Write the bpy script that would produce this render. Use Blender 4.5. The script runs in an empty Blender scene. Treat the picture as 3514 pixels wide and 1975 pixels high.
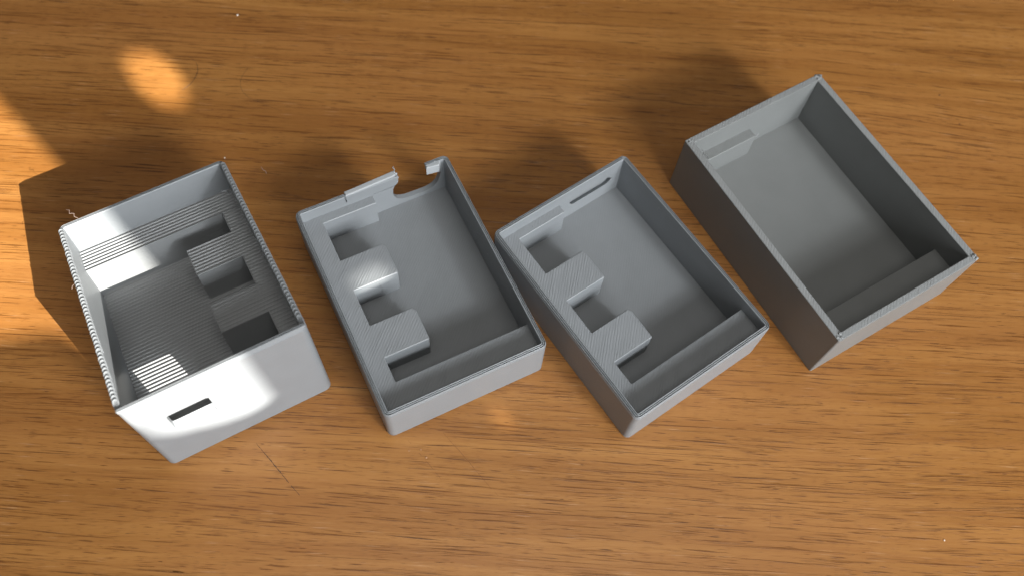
import bpy, bmesh, math, random
from mathutils import Vector, Matrix
random.seed(7)
R = math.radians
MM = 0.001
sc = bpy.context.scene
col = sc.collection

# ------------------------------------------------------------------ camera
H = 317.585 * MM
cd = bpy.data.cameras.new('camera')
cam = bpy.data.objects.new('camera', cd)
col.objects.link(cam)
cd.sensor_width = 36.0
cd.lens = 0.90956 * 36.0
cd.clip_start = 0.01
cd.clip_end = 60
cam.matrix_world = Matrix.Translation((0, 0, H)) @ Matrix.Rotation(0.43163, 4, 'X') @ Matrix.Rotation(0.09928, 4, 'Z')
cd.dof.use_dof = True
cd.dof.focus_distance = 0.325
cd.dof.aperture_fstop = 10.0
sc.camera = cam

# ------------------------------------------------------------------ light
w = bpy.data.worlds.new('World')
sc.world = w
w.use_nodes = True
bg = w.node_tree.nodes['Background']
bg.inputs['Color'].default_value = (1.0, 0.95, 0.88, 1)
bg.inputs['Strength'].default_value = 0.11

AZ_L = R(138.44 - 180.0)      # towards the light
EL = R(32.4)
LDIR = Vector((math.cos(EL) * math.cos(AZ_L), math.cos(EL) * math.sin(AZ_L), math.sin(EL)))


def aim(o, target):
    o.rotation_euler = (Vector(target) - o.location).to_track_quat('-Z', 'Y').to_euler()


for nm, size, energy in (('window_light', 0.15, 7.6), ('window_glow', 0.50, 1.8)):
    kl = bpy.data.lights.new(nm, 'AREA')
    kl.shape = 'DISK'
    kl.size = size
    kl.energy = energy
    kl.color = (0.95, 0.98, 1.0)
    ko = bpy.data.objects.new(nm, kl)
    col.objects.link(ko)
    ko.location = Vector((0.03, 0.14, 0)) + LDIR * 1.6
    aim(ko, (0.03, 0.14, 0))

wl = bpy.data.lights.new('sky_window', 'AREA')
wl.shape = 'RECTANGLE'
wl.size = 0.6
wl.size_y = 0.6
wl.energy = 18.5
wl.color = (0.95, 0.98, 1.0)
wo = bpy.data.objects.new('sky_window', wl)
col.objects.link(wo)
AZ_W, EL_W = R(-48), R(27)
wo.location = Vector((0.03, 0.14, 0)) + Vector((math.cos(EL_W) * math.cos(AZ_W), math.cos(EL_W) * math.sin(AZ_W), math.sin(EL_W))) * 1.15
aim(wo, (0.03, 0.14, 0))

sl = bpy.data.lights.new('sun_beam', 'SPOT')
sl.energy = 6600
sl.color = (1.0, 0.96, 0.88)
sl.shadow_soft_size = 0.0085
sl.spot_size = R(6.0)
sl.spot_blend = 0.0
so = bpy.data.objects.new('sun_beam', sl)
col.objects.link(so)
SUN = Vector((-0.12, 0.15, 0)) + LDIR * 6.0
so.location = SUN
aim(so, (-0.12, 0.15, 0))

cl = bpy.data.lights.new('overhead_fill', 'AREA')  # added fill lamp, stands in for light bounced off the ceiling
cl.shape = 'DISK'
cl.size = 1.1
cl.energy = 6.2
cl.color = (1.0, 0.97, 0.92)
clo = bpy.data.objects.new('overhead_fill', cl)
col.objects.link(clo)
clo.location = (0.15, -0.05, 1.5)
aim(clo, (0.03, 0.14, 0))

vs = sc.view_settings
vs.view_transform = 'Standard'
vs.look = 'None'
vs.exposure = 0.0
vs.gamma = 1.0
sc.cycles.max_bounces = 8


# ------------------------------------------------------------------ helpers
def link(name, me, m=None, parent=None, smooth=35):
    o = bpy.data.objects.new(name, me)
    col.objects.link(o)
    if m:
        me.materials.clear()
        me.materials.append(m)
    if parent:
        o.parent = parent
    if smooth:
        for p in me.polygons:
            p.use_smooth = True
        me.set_sharp_from_angle(angle=R(smooth))
        wn = o.modifiers.new('face_normals', 'WEIGHTED_NORMAL')
        wn.keep_sharp = True
        wn.weight = 100
    return o


def mesh(name, vs_, fs):
    me = bpy.data.meshes.new(name)
    me.from_pydata([Vector(v) * MM for v in vs_], [], fs)
    me.validate()
    bm = bmesh.new()
    bm.from_mesh(me)
    bmesh.ops.recalc_face_normals(bm, faces=bm.faces)
    bm.to_mesh(me)
    bm.free()
    return me


def empty(name, loc, rz, label, cat, group=None):
    o = bpy.data.objects.new(name, None)
    col.objects.link(o)
    o.empty_display_size = 0.02
    o.location = Vector(loc) * MM
    o.rotation_euler = (0, 0, rz)
    o['label'] = label
    o['category'] = cat
    if group:
        o['group'] = group
    return o


def rr(hx, hy, r, n=7):
    r = max(r, 0.04)
    out = []
    for cx, cy, a0 in ((hx - r, hy - r, 0), (-hx + r, hy - r, 90), (-hx + r, -hy + r, 180), (hx - r, -hy + r, 270)):
        for i in range(n):
            a = R(a0 + 90.0 * i / (n - 1))
            out.append((cx + r * math.cos(a), cy + r * math.sin(a)))
    return out


def densify(ring, step):
    """extra points on the long straights so that a wobble can bend them"""
    out = []
    k = len(ring)
    for i in range(k):
        a, b = ring[i], ring[(i + 1) % k]
        out.append(a)
        if step:
            for j in range(1, step):
                t = j / step
                out.append((a[0] + (b[0] - a[0]) * t, a[1] + (b[1] - a[1]) * t))
    return out


def sweep(rings):
    """rings: list of equal-length 3D loops; joins each to the next and the last to the first"""
    n = len(rings[0])
    v = [p for r_ in rings for p in r_]
    f = []
    m = len(rings)
    for a in range(m):
        b = (a + 1) % m
        for i in range(n):
            j = (i + 1) % n
            f.append((a * n + i, a * n + j, b * n + j, b * n + i))
    return v, f


def shell(hx, hy, r, prof):
    return sweep([[(x, y, z) for x, y in rr(hx - d, hy - d, r - d)] for d, z in prof])


def offset_poly(poly, offs):
    """inset each edge i (poly[i]->poly[i+1]) of a CCW polygon by offs[i]"""
    n = len(poly)
    lines = []
    for i in range(n):
        a, b = Vector(poly[i]), Vector(poly[(i + 1) % n])
        d = (b - a).normalized()
        nrm = Vector((-d.y, d.x))
        lines.append((a + nrm * offs[i], d))
    out = []
    for i in range(n):
        p, d = lines[i - 1]
        q, e = lines[i]
        den = d.x * e.y - d.y * e.x
        if abs(den) < 1e-6:
            out.append(tuple(q))
            continue
        t = ((q.x - p.x) * e.y - (q.y - p.y) * e.x) / den
        out.append(tuple(p + d * t))
    return out


def block(poly, z0, z1, free, ch=0.22):
    """prism over a CCW polygon whose free top edges are chamfered"""
    n = len(poly)
    mid = [(x, y, z1 - ch) for x, y in poly]
    top = [(x, y, z1) for x, y in offset_poly(poly, [ch if i in free else 0.0 for i in range(n)])]
    v = [(x, y, z0) for x, y in poly] + mid + top
    f = [tuple(range(n - 1, -1, -1)), tuple(range(2 * n, 3 * n))]
    for k in range(2):
        for i in range(n):
            j = (i + 1) % n
            f.append((k * n + i, k * n + j, (k + 1) * n + j, (k + 1) * n + i))
    return v, f


def prism_xz(poly, y0, y1):
    n = len(poly)
    v = [(x, y0, z) for x, z in poly] + [(x, y1, z) for x, z in poly]
    f = [tuple(range(n)), tuple(range(2 * n - 1, n - 1, -1))]
    for i in range(n):
        j = (i + 1) % n
        f.append((i, n + i, n + j, j))
    return v, f


def cut(me, cutters):
    """mesh minus cutter meshes, worked out once and stored as plain mesh data"""
    o = bpy.data.objects.new('work', me)
    col.objects.link(o)
    cs = []
    for c in cutters:
        co = bpy.data.objects.new('work_cutter', c)
        col.objects.link(co)
        cs.append(co)
        md = o.modifiers.new('cut', 'BOOLEAN')
        md.operation = 'DIFFERENCE'
        md.solver = 'EXACT'
        md.object = co
    dg = bpy.context.evaluated_depsgraph_get()
    dg.update()
    res = bpy.data.meshes.new_from_object(o.evaluated_get(dg))
    for x in cs + [o]:
        bpy.data.objects.remove(x)
    return res


def tube(pts, rad, seg=6, taper=True):
    pts = [Vector(p) for p in pts]
    v, f = [], []
    n = len(pts)
    for i, p in enumerate(pts):
        d = (pts[min(i + 1, n - 1)] - pts[max(i - 1, 0)]).normalized()
        a = d.orthogonal().normalized()
        b = d.cross(a)
        rr_ = rad * (0.35 + 0.65 * math.sin(math.pi * (0.12 + 0.76 * i / (n - 1)))) if taper else rad
        for s in range(seg):
            t = 2 * math.pi * s / seg
            v.append(tuple(p + a * rr_ * math.cos(t) + b * rr_ * math.sin(t)))
    for i in range(n - 1):
        for s in range(seg):
            t = (s + 1) % seg
            f.append((i * seg + s, i * seg + t, (i + 1) * seg + t, (i + 1) * seg + s))
    f.append(tuple(range(seg - 1, -1, -1)))
    f.append(tuple((n - 1) * seg + s for s in range(seg)))
    return v, f


def merge(parts):
    v, f = [], []
    for a, b in parts:
        k = len(v)
        v += list(a)
        f += [tuple(i + k for i in q) for q in b]
    return v, f


# ------------------------------------------------------------------ materials
class NT:
    def __init__(self, name):
        self.m = bpy.data.materials.new(name)
        self.m.use_nodes = True
        self.t = self.m.node_tree
        self.b = self.t.nodes['Principled BSDF']

    def n(self, typ, **kw):
        nd = self.t.nodes.new(typ)
        for k, v in kw.items():
            setattr(nd, k, v)
        return nd

    def put(self, sock, val):
        if hasattr(val, 'is_output'):
            self.t.links.new(val, sock)
        else:
            sock.default_value = val

    def math(self, op, a, b=0.0, c=0.0, clamp=False):
        nd = self.n('ShaderNodeMath', operation=op, use_clamp=clamp)
        self.put(nd.inputs[0], a)
        self.put(nd.inputs[1], b)
        self.put(nd.inputs[2], c)
        return nd.outputs[0]

    def xyz(self, x, y, z=0.0):
        nd = self.n('ShaderNodeCombineXYZ')
        self.put(nd.inputs[0], x)
        self.put(nd.inputs[1], y)
        self.put(nd.inputs[2], z)
        return nd.outputs[0]

    def noise(self, vec, scale=1.0, detail=2.0, rough=0.5):
        nd = self.n('ShaderNodeTexNoise')
        self.put(nd.inputs['Vector'], vec)
        nd.inputs['Scale'].default_value = scale
        nd.inputs['Detail'].default_value = detail
        nd.inputs['Roughness'].default_value = rough
        return nd.outputs[0]

    def step(self, v, lo, hi, a=0.0, b=1.0):
        nd = self.n('ShaderNodeMapRange', interpolation_type='SMOOTHSTEP')
        self.put(nd.inputs[0], v)
        self.put(nd.inputs[1], lo)
        self.put(nd.inputs[2], hi)
        self.put(nd.inputs[3], a)
        self.put(nd.inputs[4], b)
        return nd.outputs[0]

    def mix(self, f, a, b, blend='MIX'):
        nd = self.n('ShaderNodeMix', data_type='RGBA', blend_type=blend)
        self.put(nd.inputs[0], f)
        self.put(nd.inputs[6], a)
        self.put(nd.inputs[7], b)
        return nd.outputs[2]

    def bump(self, h, dist, strength=1.0, normal=None):
        nd = self.n('ShaderNodeBump')
        self.put(nd.inputs['Height'], h)
        nd.inputs['Distance'].default_value = dist
        nd.inputs['Strength'].default_value = strength
        if normal:
            self.put(nd.inputs['Normal'], normal)
        return nd.outputs[0]


def coords_mm(k, rot=0.0):
    tc = k.n('ShaderNodeTexCoord')
    mp = k.n('ShaderNodeMapping')
    mp.inputs['Scale'].default_value = (1000, 1000, 1000)
    mp.inputs['Rotation'].default_value = (0, 0, rot)
    k.t.links.new(tc.outputs['Object'], mp.inputs['Vector'])
    sp = k.n('ShaderNodeSeparateXYZ')
    k.t.links.new(mp.outputs[0], sp.inputs[0])
    return sp.outputs[0], sp.outputs[1], sp.outputs[2], mp.outputs[0]


def plastic(name, base, hatch=0.0, pitch=0.9, layers=0.5, ang=45, rough=0.42):
    k = NT(name)
    x, y, z, vec = coords_mm(k)
    geo = k.n('ShaderNodeNewGeometry')
    sn = k.n('ShaderNodeSeparateXYZ')
    k.t.links.new(geo.outputs['Normal'], sn.inputs[0])
    up = k.step(k.math('ABSOLUTE', sn.outputs[2]), 0.75, 0.95)
    side = k.math('SUBTRACT', 1.0, up)
    mott = k.noise(vec, 0.12, 3)
    fine = k.noise(vec, 3.2, 2)
    c = k.mix(k.step(mott, 0.3, 0.7), tuple(b * 0.98 for b in base) + (1,), tuple(b * 1.02 for b in base) + (1,))
    # top faces: rows of extruded lines
    a, s = math.cos(R(ang)), math.sin(R(ang))
    u = k.math('ADD', k.math('MULTIPLY', x, -s), k.math('MULTIPLY', y, a))
    v = k.math('ADD', k.math('MULTIPLY', x, a), k.math('MULTIPLY', y, s))
    wob = k.math('MULTIPLY', k.noise(k.xyz(k.math('MULTIPLY', v, 0.25), k.math('MULTIPLY', u, 1.1))), 0.8)
    ph = k.math('MULTIPLY', k.math('ADD', u, wob), 2 * math.pi / pitch)
    row = k.math('POWER', k.math('ABSOLUTE', k.math('SINE', k.math('MULTIPLY', ph, 0.5))), 0.6)
    amp = k.step(k.noise(k.xyz(k.math('MULTIPLY', v, 0.09), k.math('MULTIPLY', u, 0.35)), 1.0, 3), 0.3, 0.7, 0.35, 1.0)
    hrow = k.math('MULTIPLY', k.math('MULTIPLY', row, amp), up)
    # side faces: horizontal layers
    lay = k.noise(k.xyz(k.math('MULTIPLY', x, 0.03), k.math('MULTIPLY', y, 0.03), k.math('MULTIPLY', z, 3.6)), 1.0, 2, 0.5)
    hl = k.math('MULTIPLY', lay, side)
    n1 = k.bump(hl, 0.00016, layers)
    n2 = k.bump(hrow, 0.00020, hatch, n1) if hatch else n1
    n3 = k.bump(fine, 0.00002, 0.5, n2)
    k.put(k.b.inputs['Normal'], n3)
    k.put(k.b.inputs['Base Color'], c)
    k.put(k.b.inputs['Roughness'], k.step(mott, 0.2, 0.8, rough - 0.02, rough + 0.03))
    k.b.inputs['Specular IOR Level'].default_value = 0.4
    return k.m


GREY = (0.228, 0.242, 0.255)
GREY4 = (0.190, 0.197, 0.195)
m_wall = plastic('grey_plastic_wall', GREY, 0.0, layers=0.4)
m_rows = plastic('grey_plastic_rows', GREY, 0.52, 0.95)
GREY_SHADED = (0.202, 0.214, 0.224)  # same plastic as the walls, floor shade put into a darker base colour
m_floor = plastic('grey_plastic_floor', GREY_SHADED, 0.3, 0.9)
m_step = plastic('grey_plastic_steps', (0.240, 0.250, 0.257), 0.30, 1.1, 0.5, 70)
m4 = plastic('dark_grey_plastic', GREY4, 0.0, layers=0.3)
m4r = plastic('dark_grey_plastic_rows', (0.240, 0.248, 0.250), 0.5, 1.0)
m4t = plastic('dark_grey_plastic_tab', GREY4, 0.5, 0.8)


def simple(name, c, rough=0.6):
    k = NT(name)
    x, y, z, vec = coords_mm(k)
    nz = k.noise(vec, 2.0, 3)
    k.put(k.b.inputs['Base Color'], k.mix(nz, tuple(a * 0.7 for a in c) + (1,), tuple(min(1, a * 1.3) for a in c) + (1,)))
    k.b.inputs['Roughness'].default_value = rough
    return k.m


def wood(pore_tone=False):
    k = NT('open_oak_pores' if pore_tone else 'oiled_oak')
    x0, y0, z0, vec0 = coords_mm(k, R(-2.7))
    # the grain wanders
    w1 = k.math('MULTIPLY', k.math('SUBTRACT', k.noise(k.xyz(k.math('MULTIPLY', x0, 0.0055), k.math('MULTIPLY', y0, 0.013)), 1.0, 1), 0.5), 9.0)
    w2 = k.math('MULTIPLY', k.math('SUBTRACT', k.noise(k.xyz(k.math('MULTIPLY', x0, 0.035), k.math('MULTIPLY', y0, 0.11)), 1.0, 2), 0.5), 1.3)
    w3 = k.math('MULTIPLY', k.math('SUBTRACT', k.noise(k.xyz(k.math('MULTIPLY', x0, 0.14), k.math('MULTIPLY', y0, 0.5)), 1.0, 1), 0.5), 0.3)
    y = k.math('ADD', k.math('ADD', y0, w1), k.math('ADD', w2, w3))
    x = x0

    def sv(sx, sy, off=0.0):
        return k.xyz(k.math('MULTIPLY', x, 1.0 / sx), k.math('MULTIPLY', y, 1.0 / sy), off)

    band = k.noise(sv(260, 11), 1.0, 2, 0.55)
    band2 = k.noise(sv(90, 3.2, 4.0), 1.0, 3, 0.6)
    broad = k.noise(sv(180, 60, 9.0), 1.0, 2)
    fibre = k.noise(sv(22, 0.42, 2.0), 1.0, 4, 0.65)
    hair = k.noise(sv(7, 0.20, 7.0), 1.0, 3, 0.6)

    c = k.mix(k.step(band, 0.33, 0.67), (0.282, 0.116, 0.024, 1), (0.385, 0.174, 0.043, 1))
    c = k.mix(k.math('MULTIPLY', k.step(band2, 0.35, 0.7), 0.45), c, (0.240, 0.086, 0.016, 1))
    c = k.mix(k.math('MULTIPLY', k.step(broad, 0.35, 0.7), 0.35), c, (0.34, 0.142, 0.044, 1))
    c = k.mix(k.math('MULTIPLY', k.step(fibre, 0.5, 0.75), 0.32), c, (0.250, 0.094, 0.020, 1))
    c = k.mix(k.math('MULTIPLY', k.step(hair, 0.50, 0.72), 0.22), c, (0.48, 0.25, 0.085, 1))
    c = k.mix(k.math('MULTIPLY', k.step(hair, 0.46, 0.30), 0.25), c, (0.26, 0.10, 0.022, 1))

    streak = k.noise(sv(75, 0.62, 12.0), 1.0, 3, 0.6)
    c = k.mix(k.math('MULTIPLY', k.step(streak, 0.54, 0.72), 0.26), c, (0.190, 0.066, 0.011, 1))
    c = k.mix(k.math('MULTIPLY', k.step(streak, 0.46, 0.32), 0.22), c, (0.430, 0.205, 0.060, 1))

    def pores(cx, cy, off, rmin, rmax, keep, soft, expo=1.35):
        vo = k.n('ShaderNodeTexVoronoi', feature='F1', distance='MINKOWSKI')
        vo.voronoi_dimensions = '2D'
        k.put(vo.inputs['Vector'], k.xyz(k.math('ADD', k.math('MULTIPLY', x, 1.0 / cx), off * 3.7), k.math('ADD', k.math('MULTIPLY', y, 1.0 / cy), off * 5.3)))
        vo.inputs['Scale'].default_value = 1.0
        vo.inputs['Exponent'].default_value = expo
        vo.inputs['Randomness'].default_value = 1.0
        sep = k.n('ShaderNodeSeparateColor')
        k.t.links.new(vo.outputs['Color'], sep.inputs[0])
        rnd, rnd2 = sep.outputs[0], sep.outputs[1]
        rad = k.step(rnd, 1.0 - keep, 1.0, rmin, rmax)
        on = k.step(rnd, 1.0 - keep - 0.01, 1.0 - keep)
        d = vo.outputs['Distance']
        inside = k.step(d, rad, k.math('MULTIPLY', rad, soft), 0.0, 1.0)
        return k.math('MULTIPLY', k.math('MULTIPLY', inside, on), k.step(rnd2, 0.0, 1.0, 0.5, 1.0)), rnd2

    # where the early wood runs, pores crowd
    crowd = k.step(k.noise(sv(140, 7.5, 5.0), 1.0, 2), 0.34, 0.60, 0.45, 1.0)
    pB, rB = pores(11, 0.55, 1.3, 0.12, 0.36, 0.55, 0.4)
    pD, rD = pores(4.5, 0.42, 4.4, 0.2, 0.44, 0.40, 0.2, 1.6)
    brk = k.step(k.noise(sv(2.2, 0.5, 3.0), 1.0, 2), 0.35, 0.55, 0.45, 1.0)
    c = k.mix(k.math('MULTIPLY', k.math('MULTIPLY', pB, crowd), 0.62), c, (0.150, 0.048, 0.007, 1))
    c = k.mix(k.math('MULTIPLY', k.math('MULTIPLY', pD, k.math('MULTIPLY', crowd, brk)), 0.60), c, (0.120, 0.044, 0.011, 1))
    # pale worn streaks
    pE, rE = pores(17, 0.8, 3.0, 0.12, 0.36, 0.15, 0.1)
    c = k.mix(k.math('MULTIPLY', k.math('MULTIPLY', pE, brk), 0.35), c, (0.60, 0.38, 0.22, 1))
    # a few black open pores
    pF, rF = pores(15, 1.2, 11.0, 0.10, 0.26, 0.02, 0.3)
    c = k.mix(k.math('MULTIPLY', k.math('MULTIPLY', pF, brk), 0.85), c, (0.040, 0.020, 0.010, 1))
    h = k.math('ADD', k.math('MULTIPLY', hair, 0.25), k.math('MULTIPLY', k.math('MULTIPLY', pB, crowd), -0.4))
    if pore_tone:
        at = k.n('ShaderNodeAttribute', attribute_name='tone')
        tone = k.step(at.outputs['Fac'], 0.0, 0.75)
        tint = k.n('ShaderNodeAttribute', attribute_name='tint')
        dark = k.mix(tint.outputs['Fac'], (0.128, 0.041, 0.005, 1), (0.060, 0.022, 0.008, 1))
        grit = k.step(k.noise(k.xyz(k.math('MULTIPLY', x, 0.9), k.math('MULTIPLY', y, 5.0)), 1.0, 3), 0.3, 0.6, 0.72, 1.0)
        c = k.mix(k.math('MULTIPLY', k.math('MULTIPLY', tone, grit), 0.92), c, dark)
        h = k.math('ADD', h, k.math('MULTIPLY', tone, -0.5))
    k.put(k.b.inputs['Base Color'], c)
    k.put(k.b.inputs['Normal'], k.bump(h, 0.00010, 0.6))
    k.put(k.b.inputs['Roughness'], k.step(fibre, 0.3, 0.7, 0.30, 0.46))
    k.b.inputs['Specular IOR Level'].default_value = 0.45
    return k.m


m_wood = wood()
m_pore = wood(True)
m_dark = simple('grimy_scratch', (0.085, 0.042, 0.022), 0.8)
m_scr = simple('brown_scratch', (0.17, 0.065, 0.02), 0.7)
m_hair = simple('dark_hair', (0.06, 0.035, 0.02), 0.5)
m_pale = simple('pale_fluff', (0.42, 0.32, 0.27), 0.8)
m_torn = plastic('torn_plastic', (0.36, 0.375, 0.39), 0.0, layers=0.6, rough=0.6)
m_white = simple('white_crumb', (0.75, 0.68, 0.6), 0.8)
m_tan = simple('tan_crumb', (0.40, 0.22, 0.11), 0.7)
m_gobo = simple('gobo_grey', (0.6, 0.6, 0.58), 0.8)  # plain grey for the added sun-blocking panel

# ------------------------------------------------------------------ the table
v, f = block([(-900, -500), (900, -500), (900, 800), (-900, 800)], -28, 0, (0, 1, 2, 3), 2.0)
table = link('table_top', mesh('table_top', v, f), m_wood)
table['kind'] = 'structure'
table['label'] = 'oiled oak table top with dark open pores and a few scratches'


def open_grain():
    """the long lens-shaped pores of the oak: slivers that follow the wandering grain"""
    from mathutils import noise as mn
    rnd = random.Random(21)
    def ang(x, y):
        a = 2.6 + 2.6 * mn.noise(Vector((x * .006, y * .014, 1.3))) + 2.2 * mn.noise(Vector((x * .022, y * .06, 7.1)))
        d2 = ((x - 175) / 45) ** 2 + ((y - 250) / 28) ** 2
        return R(a - 7.0 * math.exp(-d2))
    vv, ff, tone, tint = [], [], [], []
    n = 0
    while n < 21000:
        x, y = rnd.uniform(-340, 300), rnd.uniform(-5, 400)
        band = mn.noise(Vector((x * .004, y * .085, 3.0))) + 0.5 * mn.noise(Vector((x * .012, y * .3, 9.0)))
        if rnd.random() > 0.66 + 0.5 * band:
            continue
        n += 1
        kind = rnd.random()
        if kind < 0.03:
            L, w_ = rnd.uniform(34, 75), rnd.uniform(.20, .36)
        elif kind < 0.21:
            L, w_ = rnd.uniform(14, 34), rnd.uniform(.28, .58)
        elif kind < 0.62:
            L, w_ = rnd.uniform(5, 15), rnd.uniform(.19, .46)
        else:
            L, w_ = rnd.uniform(1.8, 5.5), rnd.uniform(.13, .30)
        st = rnd.uniform(.30, 1.0) ** (0.7 if kind < .17 else 1.2)
        tn = rnd.random() ** 3
        m_ = max(4, min(16, int(L / 2.2)))
        peak = rnd.uniform(.3, .72)
        tilt = R(rnd.gauss(0, 0.8))
        z = rnd.uniform(.006, .05)
        px, py = x, y
        base = len(vv)
        for i in range(m_ + 1):
            t = i / m_
            e = (t / peak if t < peak else (1 - t) / (1 - peak))
            hw = w_ * (max(0.0, e) ** 0.7) * rnd.uniform(.85, 1.1) + .012
            vv += [(px, py + hw, z), (px, py, z), (px, py - hw * .85, z)]
            q = st * min(1, max(0.0, e) ** 0.5 * 1.1)
            tone += [0.0, q, 0.0]
            tint += [tn] * 3
            a = ang(px, py) + tilt
            px += math.cos(a) * L / m_
            py += math.sin(a) * L / m_
            if i:
                b0 = base + 3 * (i - 1)
                ff += [(b0, b0 + 1, b0 + 4, b0 + 3), (b0 + 1, b0 + 2, b0 + 5, b0 + 4)]
    me = bpy.data.meshes.new('open_grain')
    me.from_pydata([(a * MM, b * MM, c * MM) for a, b, c in vv], [], [f[::-1] for f in ff])
    for nm, data in (('tone', tone), ('tint', tint)):
        at = me.attributes.new(nm, 'FLOAT', 'POINT')
        at.data.foreach_set('value', data)
    o = link('open_grain', me, m_pore, table, 0)
    o['kind'] = 'stuff'


open_grain()


def scratch(a, b, wd, m, gaps=(), label=None):
    """a gouge with ragged, broken edges lying in the table face"""
    a, b = Vector(a), Vector(b)
    d = (b - a)
    L = d.length
    d.normalize()
    nrm = Vector((-d.y, d.x))
    n = int(L / 0.45)
    vv, ff = [], []
    prev = None
    drift = 0
    for i in range(n + 1):
        t = i / n
        if any(g0 < t < g1 for g0, g1 in gaps):
            prev = None
            continue
        drift += random.uniform(-.06, .06)
        p = a + d * (L * t) + nrm * drift
        hw = wd * random.uniform(0.35, 1.0) * (0.4 + 0.6 * math.sin(math.pi * min(1, max(0, t))))
        k = len(vv)
        q1, q2 = p + nrm * hw * random.uniform(.6, 1), p - nrm * hw * random.uniform(.6, 1)
        vv += [(q1.x, q1.y, 0.07), (q2.x, q2.y, 0.07)]
        if prev is not None:
            ff.append((prev, prev + 1, k + 1, k))
        prev = k
    o = link('scratch', mesh('scratch', vv, ff), m, table, 0)
    if label:
        o['label'] = label
    return o


scratch((-82.4, 78.1), (-64.1, 62.2), 0.27, m_dark, ((.76, .80),), 'black scratch in front of the wedge case')
scratch((-19.0, 88.5), (2.9, 69.1), 0.11, m_scr, ((.9, .93),), 'thin brown scratch in front of the broken tray')
scratch((-30.7, 84.5), (-17.2, 71.9), 0.10, m_scr, ((.12, .3), (.42, .5), (.75, .8)), 'faint broken scratch in front of the broken tray')
scratch((95.5, 72.5), (95.2, 66.0), 0.07, m_scr)

GROUP = 'grey printed plastic cases in a row on the table'
TRAY = [(0.4, 0), (0.0, 0.4)]


def tray_profile(h):
    return [(0.4, 0.0), (0.12, 0.12), (0.0, 0.4), (0.0, h - 1.35), (0.16, h - 1.28), (0.16, h - 0.5), (0.24, h - 0.26),
            (0.38, h - 0.16), (0.48, h - 0.28), (0.52, h - 0.75), (0.78, h - 0.75), (0.82, h - 0.1), (0.94, h), (1.08, h - 0.06),
            (1.12, h - 0.6), (1.32, h - 0.6), (1.36, h - 0.08), (1.48, h + .03), (1.66, h + 0.02), (1.80, h - 0.12), (1.88, h - 0.45), (1.9, 3.2), (1.9, 0.0)]


def dotted_seam(h, hx, hy, d, parent, skip=None, pitch=1.25):
    """the row of little pits and blobs along the rim: tiny beads in the groove"""
    parts = []
    ring = rr(hx - d, hy - d, 1.0)
    k = len(ring)
    for i in range(k):
        a, b = Vector(ring[i]), Vector(ring[(i + 1) % k])
        L = (b - a).length
        m_ = int(L / pitch)
        for j in range(m_):
            p = a.lerp(b, (j + random.uniform(.3, .7)) / max(m_, 1))
            if skip and skip(p.x, p.y):
                continue
            s, t = random.uniform(.13, .22), random.uniform(.2, .45)
            dd = (b - a).normalized() * s * 1.5
            nn = Vector((-dd.y, dd.x)).normalized() * 0.11
            z = h - 0.6
            q = [p + dd, p + nn, p - dd, p - nn]
            parts.append(([(c_.x, c_.y, z - .1) for c_ in q] + [(p.x, p.y, z + t)], [(0, 1, 4), (1, 2, 4), (2, 3, 4), (3, 0, 4)]))
    v, f = merge(parts)
    o = link('rim_dots', mesh('rim_dots', v, f), m_wall, parent)
    o['kind'] = 'stuff'


def pocket_parts(root, ztop, zf, bar_right=28.4):
    """the raised plate inside a tray: ledge, shelf, two pegs and the front bar, butted end to end"""
    zb = zf - 0.3
    def add(name, poly, free):
        v, f = block(poly, zb, ztop, free)
        return link(name, mesh(name, v, f), m_rows, root)
    add('shelf', [(-28.4, 36.7), (-21.52, 36.7), (-21.5, 36.7), (-0.9, 36.7), (-0.9, 40.6), (-28.4, 40.6)], (2, 3))
    e = -21.5
    add('side_ledge', [(-28.4, -29.8), (e, -29.8), (e, -20.5), (e, -20.3), (e, -7.22), (e, -7.2), (e, 7.2), (e, 7.4), (e, 20.18), (e, 20.2), (e, 36.7), (-28.4, 36.7)], (1, 2, 5, 6, 9))
    add('peg', [(-21.5, 7.4), (-4.9, 7.4), (-4.6, 7.8), (-4.6, 18.4), (-5.5, 20.2), (-21.5, 20.2)], (0, 1, 2, 3, 4))
    add('peg', [(-21.5, -20.3), (-5.0, -20.3), (-4.7, -19.9), (-4.7, -8.8), (-5.6, -7.2), (-21.5, -7.2)], (0, 1, 2, 3, 4))
    add('front_bar', [(-28.4, -40.4), (bar_right, -40.4), (bar_right, -29.8), (-21.3, -29.8), (-21.5, -29.8), (-28.4, -29.8)], (2, 3))


def jag(a, b, n, amp):
    out = []
    for i in range(n):
        t = i / n
        out.append((a[0] + (b[0] - a[0]) * t + random.uniform(-amp, amp) * (i > 0), a[1] + (b[1] - a[1]) * t + random.uniform(-amp, amp) * (i > 0)))
    return out


def string_part(root, pts, rad=0.07, m=None, name='plastic_string'):
    v, f = tube(pts, rad, 5)
    return link(name, mesh(name, v, f), m or m_wall, root)


def blob(c, s, seed, flat=0.7):
    rnd = random.Random(seed)
    bm = bmesh.new()
    bmesh.ops.create_icosphere(bm, subdivisions=2, radius=1.0)
    for q in bm.verts:
        q.co *= rnd.uniform(0.75, 1.2)
        q.co.z *= flat
    v = [(c[0] + q.co.x * s, c[1] + q.co.y * s, c[2] + q.co.z * s) for q in bm.verts]
    f = [tuple(x.index for x in fc.verts) for fc in bm.faces]
    bm.free()
    return v, f


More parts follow.
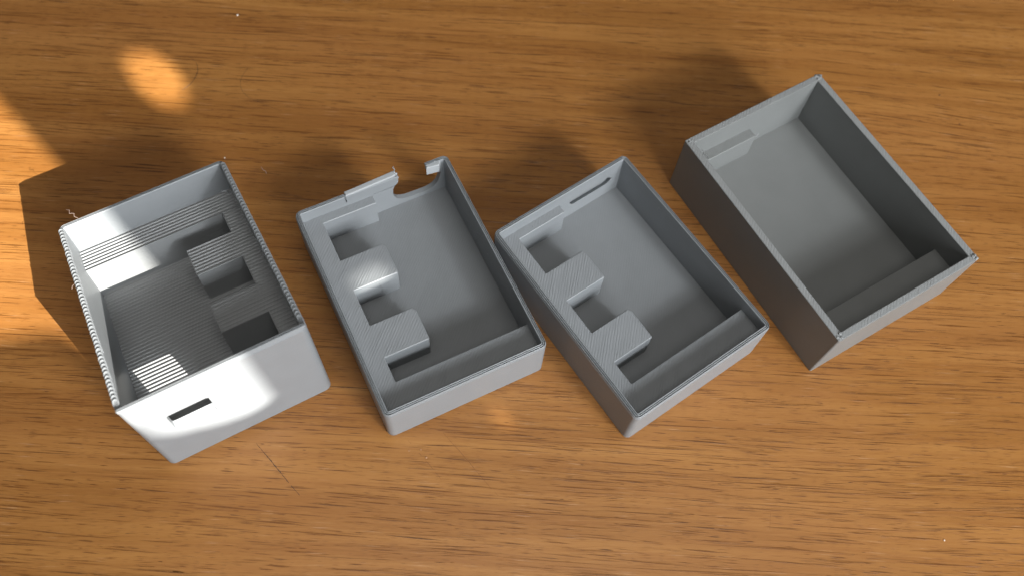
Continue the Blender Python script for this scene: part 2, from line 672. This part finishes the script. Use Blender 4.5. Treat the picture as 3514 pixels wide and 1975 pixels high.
# ------------------------------------------------------------------ second from left: the broken tray
HB = 23.3
ZF = 3.7
b2 = empty('broken_tray', (-33.067, 136.104, 0), 0.54476, 'shallow grey plastic tray with its back wall snapped open', 'plastic tray', GROUP)
v, f = shell(30, 41.95, 2.4, tray_profile(HB))
gap = ([(9.6, 26)] + jag((9.6, 23.4), (8.9, 18.6), 9, .5) + jag((8.0, 18.05), (6.9, 14.9), 3, .1) +
       [(7.0, 12.8), (7.2, 11.4), (7.8, 9.6), (8.7, 8.3), (9.9, 7.4), (11.7, 6.75), (14.0, 6.4), (17.3, 6.2), (20.7, 6.25), (22.4, 6.8), (23.7, 7.6), (24.8, 9.0), (25.6, 10.8), (26.2, 13.0), (26.6, 15.4)] +
       jag((26.5, 16.2), (24.3, 17.3), 5, .35) + jag((24.1, 17.4), (21.6, 18.3), 6, .5) + jag((21.4, 18.6), (20.9, 23.3), 8, .4) + [(20.8, 26)])
gv, gf = prism_xz(gap, 39.0, 44.0)
# the delaminated layer under the lip and the upright crack beside it
cv, cf = prism_xz([(-0.4, 17.75), (9, 17.85), (9, 18.25), (4, 18.15), (-0.4, 17.95)], 39.0, 41.4)
wv, wf = prism_xz([(-11.35, 26), (-10.9, 19.3), (-10.55, 20.2), (-10.8, 23), (-10.7, 26)], 39.0, 40.9)
link('tray_wall', cut(mesh('tray_wall', v, f), [mesh('gap', gv, gf), mesh('crack', cv, cf), mesh('split', wv, wf)]), m_wall, b2)
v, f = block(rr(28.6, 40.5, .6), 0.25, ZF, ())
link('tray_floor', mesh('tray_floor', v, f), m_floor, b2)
pocket_parts(b2, 17.3, ZF)
dotted_seam(HB, 30, 41.95, 0.59, b2, skip=lambda x, y: y > 39 and x > -11.5)
# bent-out strip of rim left of the gap
v, f = block([(-10.6, 40.2), (4, 40.5), (8.6, 40.6), (9.3, 41.2), (9.0, 41.9), (9.4, 42.75), (-10.6, 42.1)], HB - .8, HB + 0.6, tuple(range(7)), .25)
v = [(x + random.uniform(-.2, .2) * (x > 8), y, z + (x + 10.6) * 0.018) for x, y, z in v]
link('bent_rim_strip', mesh('bent_rim_strip', v, f), m_torn, b2)['label'] = 'strip of rim bent outward beside the break'
for i, (c, s) in enumerate((((9.5, 41.4, 23.6), .55), ((9.7, 40.7, 21.8), .45), ((9.3, 40.3, 20.2), .4), ((9.0, 42.0, 24.2), .5), ((21.2, 41.2, 20), .4), ((22.0, 40.6, 18.4), .4), ((24.6, 40.5, 22.9), .5), ((25.2, 40.3, 21.3), .45))):
    v, f = blob(c, s, i + 30, .9)
    link('torn_edge', mesh('torn_edge', v, f), m_torn, b2)
v, f = block([(20.6, 39.2), (25.4, 38.5), (26.6, 40.2), (21.0, 40.4)], 18.6, 23.2, (0, 1, 2, 3), .3)
link('torn_flap', mesh('torn_flap', v, f), m_torn, b2)
string_part(b2, [(9.3, 42.2, 24.3), (9.5, 42.6, 25.0), (9.1, 43.0, 25.6), (9.5, 43.2, 26.1)], .22)
string_part(b2, [(-12, 7.2, 15), (-11.4, 6.9, 9), (-11.5, 6.4, 5)], .07)
string_part(b2, [(28.0, 2.0, 14), (27.4, 1.4, 15.2), (27.8, 0.8, 16.1)], .13)
string_part(b2, [(27.9, 10, 17), (27.3, 9.6, 17.6), (27.7, 9.0, 18.4)], .16)

# ------------------------------------------------------------------ third: the intact tray
HC = 23.55
b3 = empty('intact_tray', (41.0, 143.699, 0), 0.69989, 'shallow grey plastic tray with unbroken walls and a thin pointed slot in its back wall', 'plastic tray', GROUP)
v, f = shell(30, 41.95, 2.2, tray_profile(HC))
slot = [(4.0, 14.3), (5.2, 12.3), (6.2, 11.7), (21.0, 11.7), (22.6, 12.4), (24.0, 14.2), (22.4, 15.7), (21.4, 16.1), (6.6, 16.1), (5.0, 15.6)]
nsl = len(slot)
sv_ = [(x, 39.9, z) for x, z in slot] + [(x + (x - 14) * .03, 41.6, z - (1.2 if z < 13 else (1.4 if z < 14.5 else 0))) for x, z in slot]
sf_ = [tuple(range(nsl)), tuple(range(2 * nsl - 1, nsl - 1, -1))] + [(i, nsl + i, nsl + (i + 1) % nsl, (i + 1) % nsl) for i in range(nsl)]
link('tray_wall', cut(mesh('tray_wall', v, f), [mesh('slot', sv_, sf_)]), m_wall, b3)
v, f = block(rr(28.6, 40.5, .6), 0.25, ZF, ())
link('tray_floor', mesh('tray_floor', v, f), plastic('grey_plastic_smooth_floor', GREY_SHADED, 0.2, 0.9), b3)
pocket_parts(b3, 17.3, ZF)
dotted_seam(HC, 30, 41.95, 0.59, b3, pitch=2.2)
v, f = blob((-27.6, -41.0, 1.2), 1.0, 5, .9)
string_part(b3, [(28.0, 18, 20.5), (27.7, 17.2, 20.2), (27.9, 16.5, 20.6)], .09)

# ------------------------------------------------------------------ rightmost: the plain deep box
HD = 29.75
b4 = empty('plain_box', (110.713, 180.567, 0), 0.62085, 'deep plain darker grey plastic box with sharp corners and a bar across one end', 'plastic box', GROUP)
v, f = shell(31.9, 45.8, 0.7, [(0.3, 0.0), (0.08, 0.08), (0.0, 0.3), (0.0, HD - .25), (0.08, HD - .08), (0.25, HD), (2.45, HD), (2.62, HD - .08), (2.7, HD - .25), (2.7, 3.0), (2.7, 0.0)])
link('box_wall', mesh('box_wall', v, f), m4, b4)
# the rim carries slanted extrusion rows: a thin cap 0.05 proud of the wall
v, f = sweep([[(x, y, z) for x, y in rr(31.9 - d, 45.8 - d, .7 - d)] for d, z in ((.22, HD - .02), (.3, HD + .05), (2.4, HD + .05), (2.48, HD - .02))])
link('rim', mesh('rim', v, f), m4r, b4)
v, f = block(rr(29.6, 43.5, .5), 0.25, 5.4, ())
link('box_floor', mesh('box_floor', v, f), m4, b4)
v, f = block([(-29.6, 39.2), (0.4, 39.2), (0.4, 43.4), (-29.6, 43.4)], 5.1, 18.0, (0, 1))
link('corner_tab', mesh('corner_tab', v, f), m4t, b4)
v, f = block([(-29.6, -43.4), (29.5, -43.4), (29.5, -33.1), (-29.6, -33.1)], 5.1, 18.0, (2,))
link('end_bar', mesh('end_bar', v, f), m4, b4)
rnd = random.Random(3)
for cx, cy, k_, s in ((30.6, 44.6, 6, .8), (-30.5, 44.4, 4, .5), (30.8, -44.8, 5, .6), (-30.4, -44.3, 4, .55)):
    parts = [blob((cx + rnd.uniform(-.8, .8), cy + rnd.uniform(-.8, .8), HD + rnd.uniform(0, .25)), s * rnd.uniform(.6, 1.1), rnd.random(), .6) for _ in range(k_)]
    v, f = merge(parts)
    link('corner_blob', mesh('corner_blob', v, f), m4r, b4)
string_part(b4, [(-28.8, 39.6, HD - .2), (-28.4, 38.6, HD + .1), (-28.8, 37.4, HD + .05), (-28.3, 36.2, HD - .1), (-28.5, 34.8, HD + .05)], .16, m4r)
string_part(b4, [(0.3, 39.3, 17.9), (1.0, 39.2, 17.8), (1.8, 39.4, 18.2)], .22, m4r)

# ------------------------------------------------------------------ leftmost: the wedge case with a sloping tray
AL = math.atan((51.9565 - 30.6774) / 82.555)
CA, SA = math.cos(AL), math.sin(AL)
V0, Z0 = 1.719, 41.317


def fromT(x, y, n):
    return (x, V0 + y * CA + n * SA, Z0 - y * SA + n * CA)


b1 = empty('wedge_case', (-108.054, 118.998, 0), 0.59213, 'tall wedge-shaped grey plastic case with a ribbed sloping floor, partly in bright sun', 'plastic case', GROUP)
HY = 42.65
rings = []
RB = 2.6
bot = rr(30, 42, RB)
topr = rr(30, HY, RB)
for d, z in ((0.4, 0.0), (0.12, 0.12)):
    rings.append([(x, y, z) for x, y in rr(30 - d, 42 - d, RB - d)])
NS = 1
for i in range(NS + 1):
    t = i / NS
    rg = []
    for (bx, by), (tx, ty) in zip(bot, topr):
        P = Vector((bx, by, 0.4))
        Q = Vector(fromT(tx, ty, -1.3))
        rg.append(tuple(P.lerp(Q, t)))
    rings.append(rg)
for d, n in ((0.12, -1.2), (0.12, -.42), (.24, -.16), (.42, -.06), (.50, -.28), (.54, -.7), (.76, -.7), (.8, -.06), (.92, 0), (1.08, -.05), (1.12, -.55), (1.32, -.55), (1.37, 0), (1.6, .02), (1.8, -.15), (1.9, -.5), (1.95, -12), (1.95, -27.5)):
    rg = [fromT(x, y, n) for x, y in rr(30 - d, HY - d, RB - d)]
    if n < -1 and d > 1.5:      # the front wall stands upright inside
        rg = [(x, max(y, -37.75 - (52.0 - z) * 2.4 / 52.0), z) for x, y, z in rg]
    rings.append(rg)
rings.append([(x, y, 0.0) for x, y in rr(28.2, 40.0, .5)])
v, f = sweep(rings)
# the slot through the front wall: sharp top edge, sloped sill
def frustum(x0, x1, o, i_, y0=-44.0, y1=-37.0):
    """o, i_: (z bottom, z top) at the outside and the inside"""
    r = 1.0
    def ring(y, zb, zt, ex):
        q = rr((x1 - x0) / 2 + ex, (zt - zb) / 2, r)
        return [((x0 + x1) / 2 + a, y, (zb + zt) / 2 + b) for a, b in q]
    a, b = ring(y0, *o, .25), ring(y1, *i_, 0)
    n = len(a)
    return a + b, [tuple(range(n)), tuple(range(2 * n - 1, n - 1, -1))] + [(k, n + k, n + (k + 1) % n, (k + 1) % n) for k in range(n)]
f1, f2 = frustum(-19.7, -6.3, (24.4, 37.1), (28.8, 36.9), -42.2, -37.4)
link('case_wall', cut(mesh('case_wall', v, f), [mesh('front_slot', f1, f2)]), m_wall, b1)

PITCH = 1.53
def stepped(x0, x1, y0, y1, n, n_low, pitch=PITCH):
    """block in the sloping frame whose top is a stair of printed layers (level treads)"""
    ys = []
    k = math.floor(y0 / pitch)
    prof = []
    y = y0
    rise = pitch * math.tan(AL)
    def h(yy, kk):
        return n + (yy - kk * pitch) * math.tan(AL) - rise * 0.6
    while y < y1 - 1e-6:
        e = min((k + 1) * pitch, y1)
        for u, dn in ((0.0, -.52), (.06, -.48), (.15, -.16), (.58, -.12), (.70, .12), (.82, .19), (.93, .06)):
            yy = (k + u) * pitch
            if y <= yy < e:
                prof.append((yy, h(yy, k) + dn))
        if e < (k + 1) * pitch - 1e-6 or y > k * pitch + 1e-6:
            prof.append((e, h(e, k) - .1))
        y = e
        k += 1
    vv = []
    for yy, nn in prof:
        vv += [fromT(x0, yy, nn), fromT(x1, yy, nn)]
    if prof[0][0] > y0 + 1e-6:
        prof.insert(0, (y0, prof[0][1]))
        vv = [fromT(x0, y0, prof[0][1]), fromT(x1, y0, prof[0][1])] + vv
    m_ = len(prof)
    fs = [(2 * i, 2 * i + 1, 2 * i + 3, 2 * i + 2) for i in range(m_ - 1)]
    base = len(vv)
    vv += [fromT(x0, y0, n_low), fromT(x1, y0, n_low), fromT(x0, prof[-1][0], n_low), fromT(x1, prof[-1][0], n_low)]
    fs.append((base, base + 1, 1, 0))
    fs.append((2 * m_ - 2, 2 * m_ - 1, base + 3, base + 2))
    fs.append(tuple([base] + [2 * i for i in range(m_)] + [base + 2]))
    fs.append(tuple([base + 1] + [2 * i + 1 for i in range(m_)] + [base + 3]))
    return vv, fs


def bead(pts, n, rad=0.2):
    return tube([fromT(x, y, n) for x, y in pts], rad, 6, False)


NP, NF = -12.5, -25.8
v, f = stepped(-28.3, 28.3, -36.4, 40.9, NF, NF - 2)
link('ribbed_floor', mesh('ribbed_floor', v, f), m_step, b1, smooth=0)
def tpart(name, x0, x1, y0, y1, beads):
    parts = [stepped(x0, x1, y0, y1, NP, NF - .6)] + [bead(q, NP - 0.02) for q in beads]
    v, f = merge(parts)
    return link(name, mesh(name, v, f), m_step, b1, smooth=0)
tpart('shelf', -28.3, 28.3, 30.2, 40.9, [])
tpart('side_ledge', 21.6, 28.3, -36.0, 30.19, [[(21.6, 20.4), (21.6, 30.0)], [(21.6, -7.4), (21.6, 7.0)], [(21.6, -35.9), (21.6, -20.4)]])
tpart('peg', 5.3, 21.59, 7.2, 20.2, [[(5.3, 7.2), (5.3, 20.2)], [(5.3, 7.2), (21.6, 7.2)]])
tpart('peg', 5.3, 21.59, -20.3, -7.2, [[(5.3, -20.3), (5.3, -8.2), (6.4, -7.2)], [(5.3, -20.3), (21.6, -20.3)], [(6.4, -7.2), (21.6, -7.2)]])


def scallops(side):
    """the side rims: one rounded tongue of plastic for every printed layer"""
    parts = []
    pitch = 1.62
    rnd = random.Random(11 + side)
    n = int(79.5 / pitch)
    for i in range(n):
        yt = 40.6 - i * pitch + rnd.uniform(-.12, .12)
        cx = side * 29.02 + rnd.uniform(-.06, .06)
        hw = 0.88 + rnd.uniform(-.05, .07)
        top = 0.36 + rnd.uniform(-.04, .05)
        out = []
        for s in range(9):
            a = math.pi * s / 8
            out.append((cx + hw * math.cos(a), yt - hw + hw * 1.05 * math.sin(a)))
        out += [(cx - hw, yt - hw - 2.2), (cx + hw, yt - hw - 2.2)]
        T = math.tan(AL)
        def lift(yy):
            return top + (yy - yt) * T
        m_ = len(out)
        vv = [fromT(x, y, lift(y) - .75) for x, y in out] + [fromT(x, y, lift(y) - .10) for x, y in out]
        ins = [(cx + (x - cx) * .84, yt - hw + (y - yt + hw) * .84) for x, y in out]
        vv += [fromT(x, y, lift(y)) for x, y in ins]
        ins2 = [(cx + (x - cx) * .45, yt - hw + (y - yt + hw) * .45) for x, y in out]
        vv += [fromT(x, y, lift(y) - .22) for x, y in ins2]
        fs = [tuple(range(3 * m_, 4 * m_))]
        for r_ in range(3):
            for q in range(m_):
                t = (q + 1) % m_
                fs.append((r_ * m_ + q, r_ * m_ + t, (r_ + 1) * m_ + t, (r_ + 1) * m_ + q))
        parts.append((vv, fs))
    v, f = merge(parts)
    return link('stepped_rim', mesh('stepped_rim', v, f), m_wall, b1, smooth=50)


scallops(-1)
scallops(1)
# lip of the front wall standing a little above the stepped rims
v, f = sweep([[fromT(x, y - 41.75, n) for x, y in rr(hx, hy, min(hx, hy) * .95)] for hx, hy, n in ((29.6, .62, -.4), (29.75, .75, .1), (29.65, .66, .42), (29.4, .4, .55), (29.0, .1, .5), (28.9, .05, -.3))])
link('front_lip', mesh('front_lip', v, f), m_wall, b1)
string_part(b1, [fromT(-22.5, 42.6, -.2), fromT(-23.5, 43.6, .5), fromT(-23.1, 44.6, .9), fromT(-24.6, 45.6, .8), fromT(-24.2, 47.0, 1.0), fromT(-25.2, 48.2, .6)], .065, m_pale)
string_part(b1, [fromT(27.7, 24.5, .2), fromT(26.6, 25.6, -.6), fromT(26.0, 27.0, -.4), fromT(24.6, 27.6, -.5), fromT(23.9, 28.6, -.3)], .17)
string_part(b1, [fromT(-30.0, 14.5, -.6), fromT(-30.8, 14.0, -.6), fromT(-31.4, 13.0, -.8)], .06, m_pale)

# ------------------------------------------------------------------ bits lying on the table
def lay(name, pts, rad, m, label, cat, group=None):
    c = Vector((sum(p[0] for p in pts) / len(pts), sum(p[1] for p in pts) / len(pts), 0))
    # smooth the path
    P = [Vector((p[0], p[1], p[2] if len(p) > 2 else rad)) - c for p in pts]
    Q = []
    for i in range(len(P) - 1):
        a, b, d, e = P[max(i - 1, 0)], P[i], P[i + 1], P[min(i + 2, len(P) - 1)]
        for s in range(6):
            t = s / 6
            Q.append(0.5 * ((2 * b) + (d - a) * t + (2 * a - 5 * b + 4 * d - e) * t * t + (3 * b - a - 3 * d + e) * t ** 3))
    Q.append(P[-1])
    v, f = tube(Q, rad, 5)
    o = link(name, mesh(name, v, f), m)
    o.location = c * MM
    o['label'] = label
    o['category'] = cat
    if group:
        o['group'] = group
    return o


lay('hair', [(-143.5, 237), (-139.5, 234), (-138.0, 229), (-139.3, 223.5), (-142, 220)], .07, m_hair, 'short curved dark hair beside the oval sun spot', 'hair', 'hairs on the table')
lay('hair', [(-118, 234), (-119.6, 229), (-118.8, 224), (-115.2, 220), (-108, 217), (-100, 214.6)], .06, m_hair, 'long faint curved hair right of the oval sun spot, above the wedge case', 'hair', 'hairs on the table')
lay('hair', [(20.5, 203), (26, 200), (30.5, 194)], .05, m_hair, 'fine hair behind the gap between the two shallow trays', 'hair', 'hairs on the table')
lay('lint', [(-103, 187.5), (-102, 186.3), (-101, 185.8), (-100.4, 184.7)], .14, m_pale, 'tiny pale curl of lint behind the wedge case and the broken tray', 'lint')


def crumb(x, y, s, m, label, seed, cat='crumb', group='crumbs on the table'):
    s *= 0.6
    v, f = blob((0, 0, s * .45), s, seed, .6)
    o = link('crumb', mesh('crumb', v, f), m)
    o.location = (x * MM, y * MM, 0)
    o['label'] = label
    o['category'] = cat
    o['group'] = group


crumb(-23.6, 79.0, .62, m_tan, 'largest tan crumb, on a dark pore in front of the broken tray', 1)
crumb(-29.9, 80.8, .42, m_tan, 'small tan crumb left of the largest crumb, in front of the broken tray', 2)
crumb(-25.9, 81.6, .40, m_tan, 'small tan crumb behind the largest crumb, in front of the broken tray', 3)
crumb(154.9, 68.4, .5, m_white, 'white crumb near the right front corner of the picture', 4)
crumb(-128.1, 260.8, .7, m_white, 'white crumb far back on the table behind the oval sun spot', 5)
crumb(-118.0, 190.0, .5, m_white, 'pale crumb in the shadow just behind the wedge case', 6)
crumb(172.5, 255.6, .55, m_dark, 'dark speck on the table behind the plain box', 7, 'speck', 'dark specks on the table')
crumb(179.4, 241.5, .45, m_dark, 'second dark speck nearer the plain box, at the right edge', 8, 'speck', 'dark specks on the table')

# ------------------------------------------------------------------ added unseen panel whose holes shape the sun into patches
HD_ = Vector((math.cos(AZ_L), math.sin(AZ_L), 0))
SD = Vector((-HD_.y, HD_.x, 0))
WC = Vector((-0.12, 0.15, 0)) + LDIR * 1.78
TD = Vector((-math.cos(AZ_L), -math.sin(AZ_L), 0)) / math.tan(R(33.68))


def on_gobo(P):
    P = Vector(P) * MM
    d = SUN - P
    t = (WC - P).dot(HD_) / d.dot(HD_)
    q = P + d * t - WC
    return (q.dot(SD), q.z)


beam = [(-300, 280, 0), (-93, 105, 0), (-92.5, 100, 0), (-97, 95.5, 0), (-107, 94.0, 0), (-128, 95.3, 0), (-139, 99, 0), (-153, 108.5, 0), (-163, 111, 0), (-172, 109, 0), (-185, 105.5, 0), (-230, 103, 0), (-300, 110, 0)]
oval = [(-171.1, 232.0, 0), (-168.6, 238.1, 0), (-162.3, 239.7, 0), (-154.2, 237.2, 0), (-146.1, 231.0, 0), (-140.0, 222.6, 0), (-137.7, 215.0, 0), (-139.4, 209.9, 0), (-145.6, 208.7, 0), (-153.6, 211.7, 0), (-160.9, 218.1, 0), (-167.4, 225.3, 0)]
oval = [(-154.5 + (x + 154.5) * 0.9, 224 + (y - 224) * 0.88, z) for x, y, z in oval]
chink = [(-3.0, 95.0, 0), (-0.2, 97.4, 0), (4.2, 97.0, 0), (5.6, 95.0, 0), (1.5, 93.2, 0)]
leak = [(-56.1, 132.7, 17.3), (-53.0, 130.4, 17.3), (-46.9, 131.8, 17.3), (-43.1, 135.3, 17.3), (-42.3, 138.7, 17.3), (-44.7, 140.8, 17.3), (-49.6, 140.1, 17.3), (-55.0, 135.7, 17.3)]
cu = bpy.data.curves.new('sun_gobo', 'CURVE')
cu.dimensions = '2D'
cu.fill_mode = 'BOTH'
cu.extrude = 0.5
for loop in ([(-.62, -.60), (.62, -.60), (.62, .62), (-.62, .62)], [on_gobo(p) for p in beam], [on_gobo(p) for p in oval], [on_gobo(p) for p in chink], [on_gobo(p) for p in leak]):
    s_ = cu.splines.new('POLY')
    s_.points.add(len(loop) - 1)
    for p, q in zip(s_.points, loop):
        p.co = (q[0] * 1000, q[1] * 1000, 0, 1)
    s_.use_cyclic_u = True
tmp = bpy.data.objects.new('work_gobo', cu)
col.objects.link(tmp)
dg = bpy.context.evaluated_depsgraph_get()
wm = bpy.data.meshes.new_from_object(tmp.evaluated_get(dg))
bpy.data.objects.remove(tmp)
wm.transform(Matrix.Scale(MM, 4))
wall = link('sun_gobo', wm, m_gobo, None, 0)  # added panel that blocks the sun, no part of the room
wall.matrix_world = Matrix.Translation(WC) @ Matrix(((SD.x, 0, HD_.x), (SD.y, 0, HD_.y), (0, 1, 0))).to_4x4()
wall['kind'] = 'structure'
